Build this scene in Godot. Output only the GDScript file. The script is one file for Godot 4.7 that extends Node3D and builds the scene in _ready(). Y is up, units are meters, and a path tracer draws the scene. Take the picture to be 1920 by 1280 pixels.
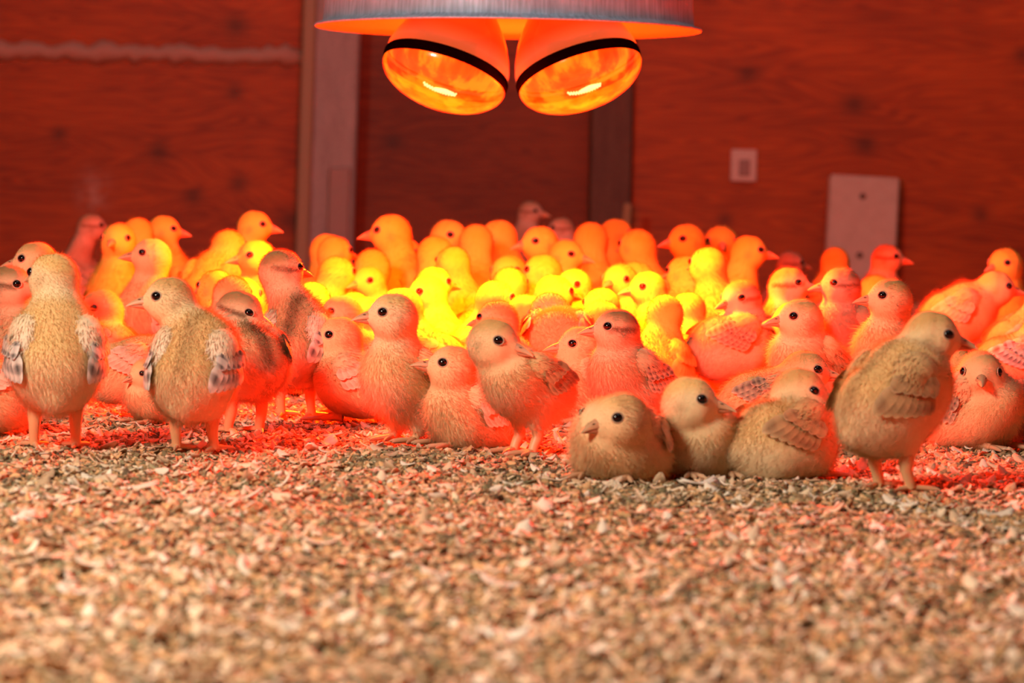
extends Node3D
# A brooder pen: day-old chicks huddle under a twin bulb heat lamp on wood chip bedding, plywood walls behind.

const LAMP := Vector3(-0.0085, 0.299, -2.45)   # centre of the lamp shade's rim

# label, x, z, yaw, body height (cm), body radius (cm), head centre (cm, chick's own axes), head turn, head pitch, pose, plumage, body pitch, wing pattern
const FLOCK := [
	["tall pale yellow chick at far left standing with its back to the viewer", -0.2842, -1.8364, 98, 5.74, 2.75, Vector3(1.98, 10.66, -0.26), 44, 2, "stand", 0, 52, "barred", 1.00],
	["pale chick seen from behind with barred wings, its head turned left", -0.1970, -1.8345, 78, 5.14, 2.60, Vector3(1.50, 9.35, -2.25), 108, 2, "stand", 1, 48, "barred", 1.00],
	["slim buff chick standing alone below the left bulb, facing left on the bedding", -0.0678, -1.9352, 222, 3.73, 2.45, Vector3(1.80, 8.34, -0.45), -32, 4, "stand", 0, 30, "buff", 1.00],
	["crouching pale chick with bare pink throat squeezed between two standing chicks", -0.0273, -1.9128, 205, 1.60, 2.20, Vector3(1.37, 5.11, -0.35), -18, 14, "sit", 3, 30, "buff", 1.00],
	["buff chick standing in the centre with its head turned back over its wing", 0.0107, -1.8605, 214, 4.40, 2.20, Vector3(2.54, 7.19, 0.18), 122, -6, "stand", 1, 18, "buff", 1.00],
	["front sitting chick with a shaded face, glancing left, nearest the middle", 0.0649, -1.7276, 244, 1.82, 2.35, Vector3(1.96, 3.62, -0.86), -38, -6, "sit", 3, 20, "buff", 1.00],
	["pale cream chick sitting in front with its head turned to the right", 0.1122, -1.7571, 290, 1.73, 2.15, Vector3(1.69, 4.48, 1.29), 60, 0, "sit", 0, 25, "buff", 1.00],
	["sitting chick with folded brown wing, last of the front sitting row, facing right", 0.1629, -1.7550, 35, 2.24, 2.60, Vector3(1.76, 4.93, -0.61), -43, -4, "sit", 1, 15, "buff", 1.00],
	["large blurred chick standing nearest the viewer at right, facing right", 0.2194, -1.6860, 36, 5.31, 2.80, Vector3(2.68, 8.80, 0.22), -40, -4, "stand", 1, 38, "buff", 1.00],
	["chick at right sitting with speckled wing and looking straight at the viewer", 0.3134, -1.9860, 322, 2.46, 2.40, Vector3(0.95, 5.07, 1.13), -58, -4, "sit", 3, 22, "speckled", 1.00],
	["striped chick with a dark eye line at the left picture edge, facing right", -0.3652, -2.1420, 340, 3.66, 2.40, Vector3(0.39, 8.97, 0.65), 12, -2, "stand", 2, 35, "buff", 1.00],
	["fluffy chick sitting at the left edge behind the tall pale chick's legs", -0.3430, -1.9250, 170, 2.77, 2.30, Vector3(1.09, 4.29, 0.23), 10, 0, "sit", 3, 10, "buff", 1.00],
	["orange headed chick mostly hidden behind the tall pale chick's head", -0.3575, -2.2192, 200, 3.71, 2.30, Vector3(0.37, 10.56, -0.63), -20, 0, "stand", 1, 35, "buff", 1.00],
	["upright chick at left facing the viewer with a half glowing orange face", -0.3585, -2.6646, 262, 5.56, 2.50, Vector3(1.49, 11.38, -0.53), -4, 0, "stand", 5, 60, "buff", 1.00],
	["chick whose head shows just right of the upright forward facing chick", -0.3546, -2.8090, 80, 5.50, 2.40, Vector3(1.77, 11.71, -0.96), 20, 0, "stand", 5, 45, "buff", 1.00],
	["blurred orange red chick behind the pink beaked chick, before the left plywood", -0.3395, -2.8874, 60, 6.02, 2.50, Vector3(1.25, 11.88, -1.30), -50, 0, "stand", 5, 45, "buff", 1.00],
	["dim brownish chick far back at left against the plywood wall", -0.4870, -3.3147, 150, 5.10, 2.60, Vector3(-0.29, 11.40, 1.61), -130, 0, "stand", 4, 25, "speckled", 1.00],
	["pale chick with a red open beak standing behind the barred wing chick", -0.2977, -2.4307, 190, 4.94, 2.35, Vector3(0.10, 10.58, -0.30), 0, 6, "stand", 3, 50, "buff", 1.00],
	["drowsy chick with dark cheek squeezed right of the tall pale chick", -0.3212, -2.3104, 160, 3.61, 2.30, Vector3(0.50, 6.67, 0.67), 40, -12, "stand", 1, 20, "buff", 1.00],
	["pale pinkish chick sitting low with its white wing toward the viewer at left", -0.2751, -2.1061, 20, 3.29, 2.10, Vector3(2.03, 4.20, -0.08), 40, 0, "sit", 3, 10, "buff", 1.00],
	["small chick peeking out low beside the barred wing chick's left side", -0.2477, -2.0463, 215, 2.57, 2.28, Vector3(1.55, 5.11, -0.77), -3, -8, "sit", 3, 10, "buff", 0.68],
	["orange chick with black flecked wing bowing its head to the right", -0.1779, -1.9750, 120, 5.02, 2.45, Vector3(2.20, 8.03, 0.49), -128, -14, "stand", 2, 18, "speckled", 1.00],
	["chick top showing just above the bowing orange chick's head", -0.2214, -2.3163, 100, 4.29, 2.40, Vector3(2.12, 7.90, 0.28), -20, 0, "stand", 1, 35, "buff", 1.00],
	["long necked brown streaked chick seen from behind with barred left wing", -0.1549, -2.1189, 76, 5.16, 2.45, Vector3(1.54, 10.56, -1.74), -41, 0, "stand", 2, 45, "barred", 1.00],
	["tall blurred orange chick at left of the wooden post, looking right", -0.2660, -2.8060, 25, 6.71, 2.60, Vector3(2.09, 12.62, -0.10), -25, 0, "stand", 5, 35, "buff", 1.00],
	["plump blurred orange chick back in front of the dark red plywood", -0.2662, -2.6183, 70, 7.12, 2.80, Vector3(2.44, 11.03, 0.33), -10, 0, "stand", 5, 40, "buff", 1.00],
	["blurred chick with white throat left of the post, facing left", -0.2217, -2.5587, 240, 4.87, 2.30, Vector3(1.37, 10.37, -0.68), -40, 0, "stand", 5, 50, "buff", 1.00],
	["yellow orange chick back filling the gap behind the pale seen from behind chick", -0.2354, -2.3855, 110, 3.90, 2.50, Vector3(2.22, 8.13, 0.05), 30, 0, "stand", 5, 35, "buff", 1.00],
	["pale faced chick sitting with one leg stretched out, facing left", -0.1117, -2.1011, 165, 2.67, 2.15, Vector3(1.30, 5.90, 0.24), 23, 0, "sit", 3, 20, "buff", 1.00],
	["orange lit chick peering left over the pale sitting chick", -0.1273, -2.3087, 190, 3.48, 2.30, Vector3(0.72, 6.71, -0.27), -6, 0, "sit", 1, 25, "buff", 1.00],
	["chick with only its red head crown showing behind the centre standing chick", -0.0076, -2.2204, 100, 3.23, 2.20, Vector3(2.13, 6.75, -0.04), 50, 0, "stand", 1, 30, "buff", 1.00],
	["deep red shaded chick seen from behind, just right of the centre chick", 0.0350, -2.2758, 85, 5.04, 2.60, Vector3(2.63, 7.18, -0.87), 15, -20, "stand", 3, 5, "buff", 1.00],
	["pink red sitting chick looking left behind the centre chick's rump", 0.0550, -2.1114, 190, 2.69, 2.20, Vector3(0.66, 5.57, -0.27), 0, 4, "sit", 3, 25, "buff", 1.00],
	["brown capped chick sitting tall with dark brown wing, facing left", 0.0851, -2.0725, 205, 3.39, 2.40, Vector3(1.51, 7.06, -0.31), -17, 4, "stand", 2, 35, "speckled", 1.00],
	["chick looking right just behind the front chick with folded brown wing", 0.1736, -2.0064, 10, 2.55, 2.30, Vector3(2.75, 4.70, 0.06), -15, 2, "sit", 1, 10, "speckled", 1.00],
	["round headed pale chick at right facing left with warm lit breast", 0.2189, -2.1542, 215, 4.11, 2.45, Vector3(1.50, 7.74, -0.42), -25, 2, "stand", 0, 40, "buff", 1.00],
	["red lit chick with heavily speckled dark wing and lowered head", 0.1771, -2.3736, 20, 4.61, 2.60, Vector3(0.94, 8.24, -0.63), -165, -6, "sit", 2, 12, "speckled", 1.00],
	["chick with a dark ear streak touching beaks with the chick on its right", 0.2145, -2.4085, 15, 4.94, 2.30, Vector3(1.25, 9.31, -0.20), -25, 4, "stand", 2, 40, "buff", 1.00],
	["grey brown chick touching beaks with the chick on its left", 0.2746, -2.4019, 205, 5.53, 2.35, Vector3(1.17, 9.46, -0.40), -19, 2, "stand", 4, 40, "buff", 1.00],
	["brown headed chick facing left behind the large blurred chick's shoulder", 0.2769, -2.1452, 212, 4.67, 2.30, Vector3(0.88, 9.37, -0.63), -26, 4, "stand", 1, 45, "buff", 1.00],
	["yellow chick partly hidden behind the viewer-facing sitting chick", 0.3293, -2.1586, 60, 2.35, 2.10, Vector3(1.63, 4.19, -1.03), 30, 0, "sit", 0, 15, "buff", 1.00],
	["chick with barred wing cut off by the right picture edge, upper one", 0.3954, -2.3207, 10, 3.88, 2.30, Vector3(2.39, 6.43, -0.00), -10, 0, "sit", 1, 12, "barred", 1.00],
	["dark speckled chick cut off at the lower right picture edge", 0.3639, -2.0230, 10, 2.46, 2.30, Vector3(1.34, 4.85, -0.19), -10, 0, "sit", 4, 12, "speckled", 1.00],
	["pinkish chick striding right near the right edge with its neck stretched forward", 0.3817, -2.5210, 8, 6.76, 2.40, Vector3(3.19, 9.10, 0.11), -6, 0, "stand", 3, 22, "buff", 1.00],
	["orange chick behind the striding chick at upper right, looking left", 0.4806, -2.8284, 215, 5.13, 2.30, Vector3(1.61, 10.51, -0.27), 0, -4, "stand", 5, 40, "buff", 1.00],
	["pink breasted chick half out of frame at right, below the orange looking left chick", 0.4271, -2.4705, 20, 4.84, 2.30, Vector3(2.19, 8.43, -0.03), -10, 0, "stand", 3, 25, "buff", 1.00],
	["small deep red chick with its back turned, before the pale leaning board", 0.3379, -3.0911, 90, 5.88, 2.30, Vector3(2.00, 9.75, 0.11), -10, -4, "stand", 5, 40, "buff", 1.00],
	["vivid red chick with a dark shaded face right of the leaning board", 0.3681, -3.0346, 10, 5.61, 2.50, Vector3(1.72, 10.36, -0.11), -15, 0, "stand", 2, 30, "buff", 1.00],
	["orange back between the vivid red chick and the brown headed chick", 0.3412, -2.7428, 80, 4.72, 2.40, Vector3(2.16, 7.87, -0.60), 40, 0, "stand", 5, 30, "buff", 1.00],
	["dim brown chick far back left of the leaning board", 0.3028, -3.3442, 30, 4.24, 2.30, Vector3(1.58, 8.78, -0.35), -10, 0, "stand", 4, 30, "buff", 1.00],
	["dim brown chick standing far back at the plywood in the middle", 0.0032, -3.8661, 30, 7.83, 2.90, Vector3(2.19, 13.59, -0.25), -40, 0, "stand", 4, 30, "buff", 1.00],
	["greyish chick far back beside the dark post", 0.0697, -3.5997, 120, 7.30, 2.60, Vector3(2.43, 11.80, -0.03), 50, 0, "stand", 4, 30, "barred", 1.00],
]
const MODELS := {
	"A": ["", 0.0, 0.0, 0, 2.50, 2.50, Vector3(1.90, 6.30, 0.00), 0, 0, "sit", 5, 18, "buff"],
	"B": ["", 0.0, 0.0, 0, 2.40, 2.50, Vector3(1.70, 6.00, 0.30), 75, 0, "sit", 5, 18, "buff"],
	"C": ["", 0.0, 0.0, 0, 5.00, 2.50, Vector3(2.10, 10.40, 0.00), 0, 0, "stand", 5, 42, "buff"],
	"D": ["", 0.0, 0.0, 0, 4.90, 2.50, Vector3(1.90, 10.00, -0.20), -60, 0, "stand", 5, 40, "buff"],
	"H": ["", 0.0, 0.0, 0, 2.70, 2.60, Vector3(1.90, 7.40, 0.20), 20, 0, "sit", 5, 34, "buff"],
	"F": ["", 0.0, 0.0, 0, 2.50, 2.60, Vector3(2.60, 4.60, 0.60), 25, -10, "sit", 5, 8, "buff"],
	"G": ["", 0.0, 0.0, 0, 4.30, 2.50, Vector3(2.30, 8.50, 0.00), 35, 0, "stand", 5, 30, "buff"],
}
# label, x, z, yaw, size, model
const HUDDLE := [
	["first glowing chick from left, back row of huddle, head facing right", -0.1820, -2.8420, 80, 1.043, "D"],
	["second glowing chick from left, back row of huddle, head facing away to the right", -0.1635, -2.7686, 100, 1.035, "D"],
	["third glowing chick from left, back row of huddle, head facing right", -0.1100, -2.8588, 70, 1.014, "D"],
	["fourth glowing chick from left, back row of huddle, head facing left", -0.0926, -2.7875, 170, 1.183, "C"],
	["fifth glowing chick from left, back row of huddle, head facing the viewer at right", -0.0849, -2.9281, 330, 1.136, "C"],
	["sixth glowing chick from left, back row of huddle, head facing away to the right", -0.0718, -2.7170, 85, 1.061, "D"],
	["seventh glowing chick from left, back row of huddle, head facing away", -0.0348, -2.8451, 95, 1.110, "C"],
	["eighth glowing chick from left, back row of huddle, head facing away to the left", 0.0051, -2.9368, 150, 1.141, "C"],
	["ninth glowing chick from left, back row of huddle, head facing right", 0.0362, -2.7760, 40, 1.046, "D"],
	["tenth glowing chick from left, back row of huddle, head facing left", 0.0464, -2.8492, 200, 1.107, "C"],
	["eleventh glowing chick from left, back row of huddle, head facing away", 0.0784, -2.9262, 95, 1.139, "C"],
	["twelfth glowing chick from left, back row of huddle, head facing right", 0.0870, -3.1583, 20, 1.153, "C"],
	["thirteenth glowing chick from left, back row of huddle, head facing away to the left", 0.1404, -2.8788, 190, 1.135, "D"],
	["fourteenth glowing chick from left, back row of huddle, head facing the viewer", 0.1899, -3.0047, 330, 1.161, "D"],
	["fifteenth glowing chick from left, back row of huddle, head facing left", 0.1929, -2.9308, 200, 1.142, "C"],
	["sixteenth glowing chick from left, back row of huddle, head facing right", 0.2045, -2.8422, 5, 1.068, "C"],
	["first glowing chick from left, middle of huddle, head facing the viewer at right", -0.2254, -2.4864, 275, 0.998, "H"],
	["second glowing chick from left, middle of huddle, head facing away to the right", -0.1806, -2.6205, 10, 1.043, "G"],
	["third glowing chick from left, middle of huddle, head facing away", -0.1429, -2.6980, 60, 1.093, "G"],
	["fourth glowing chick from left, middle of huddle, head facing the viewer at left", -0.1078, -2.6340, 190, 0.957, "G"],
	["fifth glowing chick from left, middle of huddle, head facing away to the right", -0.0909, -2.5629, 350, 0.988, "G"],
	["sixth glowing chick from left, middle of huddle, head facing left", -0.0535, -2.4998, 170, 1.038, "H"],
	["seventh glowing chick from left, middle of huddle, head facing away to the left", -0.0356, -2.6533, 180, 0.998, "D"],
	["eighth glowing chick from left, middle of huddle, head facing away to the right", -0.0222, -2.5818, 30, 0.986, "G"],
	["ninth glowing chick from left, middle of huddle, head facing away to the right", 0.0151, -2.5183, 10, 1.066, "H"],
	["tenth glowing chick from left, middle of huddle, head facing the viewer at left", 0.0169, -2.7048, 210, 1.069, "G"],
	["eleventh glowing chick from left, middle of huddle, head facing away to the left", 0.0385, -2.6233, 120, 1.095, "G"],
	["twelfth glowing chick from left, middle of huddle, head facing the viewer at left", 0.0749, -2.5589, 190, 0.990, "G"],
	["thirteenth glowing chick from left, middle of huddle, head facing away to the right", 0.0888, -2.6866, 350, 1.038, "G"],
	["fourteenth glowing chick from left, middle of huddle, head facing the viewer at left", 0.1167, -2.6187, 200, 1.030, "G"],
	["fifteenth glowing chick from left, middle of huddle, head facing left", 0.1367, -2.5193, 160, 0.992, "G"],
	["sixteenth glowing chick from left, middle of huddle, head facing away to the left", 0.1621, -2.6926, 100, 1.090, "G"],
	["seventeenth glowing chick from left, middle of huddle, head facing away to the left", 0.1895, -2.5916, 188, 1.044, "D"],
	["first glowing chick from left, near side of huddle, head facing away", -0.1776, -2.4359, 60, 0.976, "H"],
	["second glowing chick from left, near side of huddle, head facing away to the left", -0.1650, -2.3674, 120, 0.816, "A"],
	["third glowing chick from left, near side of huddle, head facing away", -0.1544, -2.5344, 20, 1.017, "B"],
	["fourth glowing chick from left, near side of huddle, head facing away to the left", -0.1175, -2.4760, 60, 0.845, "B"],
	["fifth glowing chick from left, near side of huddle, head facing left", -0.1044, -2.4086, 200, 0.987, "A"],
	["sixth glowing chick from left, near side of huddle, head facing left", -0.0698, -2.3500, 160, 1.115, "A"],
	["seventh glowing chick from left, near side of huddle, head facing away to the right", -0.0338, -2.4287, 10, 1.030, "H"],
	["eighth glowing chick from left, near side of huddle, head facing right", -0.0075, -2.3500, 340, 1.072, "A"],
	["ninth glowing chick from left, near side of huddle, head facing away to the right", 0.0549, -2.3500, 30, 1.024, "A"],
	["tenth glowing chick from left, near side of huddle, head facing away to the left", 0.0748, -2.4240, 100, 0.980, "H"],
	["eleventh glowing chick from left, near side of huddle, head facing away", 0.1157, -2.3500, 75, 0.961, "H"],
	["twelfth glowing chick from left, near side of huddle, head facing away to the left", 0.1535, -2.4477, 120, 0.946, "H"],
	["thirteenth glowing chick from left, near side of huddle, head facing left", 0.2442, -2.3500, 170, 1.060, "A"],
]

var rng := RandomNumberGenerator.new()
var built: Array = []
var jobs: Array = []
var taken := {}
var m_skin_down: StandardMaterial3D
var m_down: StandardMaterial3D
var m_feather: StandardMaterial3D
var m_horn: StandardMaterial3D
var m_eye: StandardMaterial3D
var m_lid: StandardMaterial3D


func _ready() -> void:
	rng.seed = 7
	camera_and_light()
	room()
	lamp()
	chicks()
	bedding()


# ------------------------------------------------------------------ camera, sky, light
func camera_and_light() -> void:
	var cam := Camera3D.new()
	cam.name = "camera"
	add_child(cam)
	var lens := CameraAttributesPhysical.new()
	lens.frustum_focal_length = 103.7
	lens.frustum_focus_distance = 2.03
	lens.exposure_aperture = 13.0
	lens.exposure_multiplier = 1.0
	cam.attributes = lens
	cam.fov = rad_to_deg(2.0 * atan(640.0 / 5530.0))
	cam.near = 0.05
	cam.far = 30.0
	cam.transform = Transform3D(Basis(Vector3.RIGHT, -atan(290.0 / 5530.0)) * Basis(Vector3.BACK, deg_to_rad(1.2)), Vector3(0, 0.169, 0))
	cam.current = true
	var env := Environment.new()
	env.background_mode = Environment.BG_SKY
	var sky := Sky.new()
	sky.sky_material = PhysicalSkyMaterial.new()
	env.sky = sky
	env.tonemap_mode = Environment.TONE_MAPPER_LINEAR
	env.tonemap_exposure = 1.0
	env.sdfgi_enabled = true
	env.ssao_enabled = true
	env.ssil_enabled = true
	var we := WorldEnvironment.new()
	we.name = "environment"
	we.environment = env
	add_child(we)
	# unseen lamps, placed to light the front chicks, the lamp shade and back wall
	area("unseen_key_light", Vector3(-0.74, 0.74, -0.88), Vector3(0.0, 0.0, -1.42), Vector2(0.2, 0.2), Color(1.0, 0.82, 0.64), KEY)  # out of view, lights bedding and chicks from the left front
	area("unseen_front_light", Vector3(0.25, 2.2, -1.2), Vector3(0.0, 0.35, -3.2), Vector2(1.1, 0.3), Color(0.78, 0.92, 1.0), FILL * 1.2)  # out of view overhead, lights the steel shade from the front
	area("unseen_wall_light", Vector3(0.3, 2.2, -3.0), Vector3(0.1, 0.35, -4.7), Vector2(1.1, 0.3), Color(0.85, 0.93, 1.0), FILL)  # out of view overhead, lights the back wall

const KEY := 1.8
const FILL := 0.42
const BEAM := 5.0
const SPILL := 1.1


func area(called: String, at: Vector3, towards: Vector3, size: Vector2, c: Color, e: float) -> void:
	var l := AreaLight3D.new()
	l.name = called
	l.area_size = size
	l.light_color = c.linear_to_srgb()
	l.light_energy = e
	l.area_range = 12.0
	l.shadow_enabled = true
	add_child(l)
	l.look_at_from_position(at, towards, Vector3.UP)


# ------------------------------------------------------------------ helpers
func mat(c: Color, rough := 0.8, metal := 0.0) -> StandardMaterial3D:
	var m := StandardMaterial3D.new()
	m.albedo_color = c.linear_to_srgb()
	m.roughness = rough
	m.metallic = metal
	return m


func numbered(called: String) -> String:
	if not taken.has(called):
		taken[called] = 0
		return called
	taken[called] += 1
	return "%s_%03d" % [called, taken[called]]


func base(called: String, at: Vector3, label: String, category: String, group := "") -> Node3D:
	var o := Node3D.new()
	o.name = numbered(called)
	o.position = at
	add_child(o)
	tag(o, label, category, group)
	return o


func tag(o: Node3D, label: String, category: String, group := "") -> void:
	o.set_meta("label", label)
	if category:
		o.set_meta("category", category)
	if group:
		o.set_meta("group", group)


func part(called: String, mesh: Mesh, m: Material, parent: Node, at := Vector3.ZERO) -> MeshInstance3D:
	var o := MeshInstance3D.new()
	o.name = numbered(called) if parent == self else called
	o.mesh = mesh
	if m:
		o.material_override = m
	o.position = at
	parent.add_child(o, true)
	return o


func structure(called: String, mesh: Mesh, m: Material, at := Vector3.ZERO) -> MeshInstance3D:
	var o := part(called, mesh, m, self, at)
	o.set_meta("kind", "structure")
	return o


# a box with chamfered edges
func block(size: Vector3, bevel := 0.002) -> ArrayMesh:
	var st := SurfaceTool.new()
	st.begin(Mesh.PRIMITIVE_TRIANGLES)
	var h := size / 2.0
	var b: float = min(bevel, min(h.x, min(h.y, h.z)) * 0.45)
	var quads := []
	for ax in 3:
		for s: float in [-1.0, 1.0]:
			var u := (ax + 1) % 3
			var v := (ax + 2) % 3
			var q := []
			for c in [[-1, -1], [1, -1], [1, 1], [-1, 1]]:
				var p := Vector3.ZERO
				p[ax] = s * h[ax]
				p[u] = c[0] * (h[u] - b)
				p[v] = c[1] * (h[v] - b)
				q.append(p)
			quads.append(q)
			for t in [-1.0, 1.0]:       # the chamfer between face (ax, s) and face (u, t)
				var e := []
				for c in [[0, -1], [1, -1], [1, 1], [0, 1]]:
					var p2 := Vector3.ZERO
					p2[ax] = s * (h[ax] if c[0] == 0 else h[ax] - b)
					p2[u] = t * (h[u] - b if c[0] == 0 else h[u])
					p2[v] = c[1] * (h[v] - b)
					e.append(p2)
				quads.append(e)
	for q in quads:
		var n: Vector3 = (q[1] - q[0]).cross(q[2] - q[0]).normalized()
		var mid: Vector3 = (q[0] + q[2]) / 2.0
		var order := [0, 1, 2, 0, 2, 3]
		if n.dot(mid) > 0:
			order = [0, 2, 1, 0, 3, 2]
		else:
			n = -n
		for k in order:
			var p3: Vector3 = q[k]
			st.set_normal(n)
			st.set_uv(Vector2(p3.x + p3.z * 0.37, p3.y))
			st.add_vertex(p3)
	return st.commit()


# a surface of revolution about y from a profile of (radius, height)
func lathe(profile: PackedVector2Array, n := 64) -> ArrayMesh:
	var st := SurfaceTool.new()
	st.begin(Mesh.PRIMITIVE_TRIANGLES)
	for i in profile.size():
		for k in n + 1:
			var a := TAU * k / n
			st.set_uv(Vector2(float(k) / n, float(i) / (profile.size() - 1)))
			st.add_vertex(Vector3(cos(a) * profile[i].x, profile[i].y, sin(a) * profile[i].x))
	for i in profile.size() - 1:
		for k in n:
			var a0 := i * (n + 1) + k
			for v in [a0, a0 + n + 1, a0 + 1, a0 + 1, a0 + n + 1, a0 + n + 2]:
				st.add_index(v)
	st.generate_normals()
	return st.commit()


# a tube through points with radii, added to the arrays v, n, c, f
func tube(pts: PackedVector3Array, radii: PackedFloat32Array, sides: int, out: Dictionary, col: Color, tipcol: Color) -> void:
	var v: PackedVector3Array = out.v
	var nn: PackedVector3Array = out.n
	var cc: PackedColorArray = out.c
	var f: PackedInt32Array = out.f
	var at := v.size()
	var count := pts.size()
	var ref := Vector3(0.31, 0.2, 0.93)
	for i in count:
		var d := (pts[min(i + 1, count - 1)] - pts[max(i - 1, 0)]).normalized()
		var x := d.cross(ref).normalized()
		var y := d.cross(x)
		for k in sides:
			var a := TAU * k / sides
			var n := x * cos(a) + y * sin(a)
			v.append(pts[i] + n * radii[i])
			nn.append(n)
			cc.append(col.lerp(tipcol, float(i) / (count - 1)))
	for i in count - 1:
		for k in sides:
			var a0 := at + i * sides + k
			var a1 := at + i * sides + (k + 1) % sides
			f.append_array(PackedInt32Array([a0, a1, a0 + sides, a1, a1 + sides, a0 + sides]))
	out.v = v
	out.n = nn
	out.c = cc
	out.f = f


func arrays() -> Dictionary:
	return {"v": PackedVector3Array(), "n": PackedVector3Array(), "c": PackedColorArray(), "f": PackedInt32Array()}


# turns every triangle so that its front is on the side its normals point to
func oriented(d: Dictionary) -> Dictionary:
	var v: PackedVector3Array = d.v
	var n: PackedVector3Array = d.n
	var f: PackedInt32Array = d.f
	for i in range(0, f.size(), 3):
		var a := f[i]
		var b := f[i + 1]
		var c := f[i + 2]
		if (v[b] - v[a]).cross(v[c] - v[a]).dot(n[a] + n[b] + n[c]) > 0.0:
			f[i + 1] = c
			f[i + 2] = b
	d.f = f
	return d


func committed(d: Dictionary) -> ArrayMesh:
	var a := []
	a.resize(Mesh.ARRAY_MAX)
	oriented(d)
	a[Mesh.ARRAY_VERTEX] = d.v
	a[Mesh.ARRAY_NORMAL] = d.n
	a[Mesh.ARRAY_COLOR] = d.c
	a[Mesh.ARRAY_INDEX] = d.f
	var m := ArrayMesh.new()
	m.add_surface_from_arrays(Mesh.PRIMITIVE_TRIANGLES, a)
	return m


# ------------------------------------------------------------------ the pen
func plywood(seed_: int, light: Color, dark: Color, knots: Array, wide: float, high: float, stain := Vector2(-9, -9)) -> ImageTexture:
	var w := 1024 if wide >= high else int(1024 * wide / high)
	var h := int(w * high / wide)
	var grain := FastNoiseLite.new()
	grain.seed = seed_
	grain.frequency = 0.012
	grain.fractal_octaves = 3
	var fine := FastNoiseLite.new()
	fine.seed = seed_ + 5
	fine.frequency = 0.05
	var blotch := FastNoiseLite.new()
	blotch.seed = seed_ + 9
	blotch.frequency = 0.006
	var r := RandomNumberGenerator.new()
	r.seed = seed_
	var ks := []
	for k in knots:     # places on the sheet, metres from its top left corner
		ks.append([k.x / wide * w, k.y / high * h, r.randf_range(0.012, 0.019) / wide * w])
	var im := Image.create(w, h, false, Image.FORMAT_RGB8)
	for y in h:
		for x in w:
			var yy := float(y)
			var knot := 0.0
			for k in ks:
				var dx: float = x - k[0]
				var dy: float = y - k[1]
				if absf(dx) < 90 and absf(dy) < 60:
					var q: float = (dx * dx * 0.3 + dy * dy) / (k[2] * k[2])
					yy += signf(dy) * k[2] * 1.2 * exp(-q * 0.12)
					knot = maxf(knot, exp(-(dx * dx * 0.8 + dy * dy) / (k[2] * k[2]) * 0.9))
			var g := grain.get_noise_2d(x * 0.22, yy * 3.4)
			var t := 0.5 + 0.5 * sin(g * 26.0)
			t = t * 0.5 + 0.25 + 0.35 * fine.get_noise_2d(x * 0.15, yy * 6.0) + 0.55 * blotch.get_noise_2d(x * 0.6, y * 1.4)
			var c := light.lerp(dark, clampf(t, 0.0, 1.0))
			c = c.lerp(Color(0.03, 0.014, 0.008), knot * 0.65)
			var sx := (x * wide / w - stain.x) / 0.022
			var sy := (y * high / h - stain.y) / 0.028
			if absf(sx) < 3.0 and absf(sy) < 3.0:
				c = c.lerp(Color(0.62, 0.42, 0.33), 0.75 * exp(-sx * sx - sy * sy) * clampf(0.6 + fine.get_noise_2d(x * 0.8, y * 0.8), 0.0, 1.0))
			im.set_pixel(x, y, c.linear_to_srgb())
	return ImageTexture.create_from_image(im)


# world places of knots, as metres from a sheet's top left corner
func spots(left: float, top: float, xy: Array) -> Array:
	var out := []
	for i in range(0, xy.size(), 2):
		out.append(Vector2(xy[i] - left, top - xy[i + 1]))
	return out


func wood(tex: Texture2D, size: Vector2) -> StandardMaterial3D:
	var m := StandardMaterial3D.new()
	m.albedo_texture = tex
	m.roughness = 0.55
	m.uv1_scale = Vector3(1.0 / size.x, -1.0 / size.y, 1)
	m.uv1_offset = Vector3(0.5, 0.5, 0)
	return m


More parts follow.
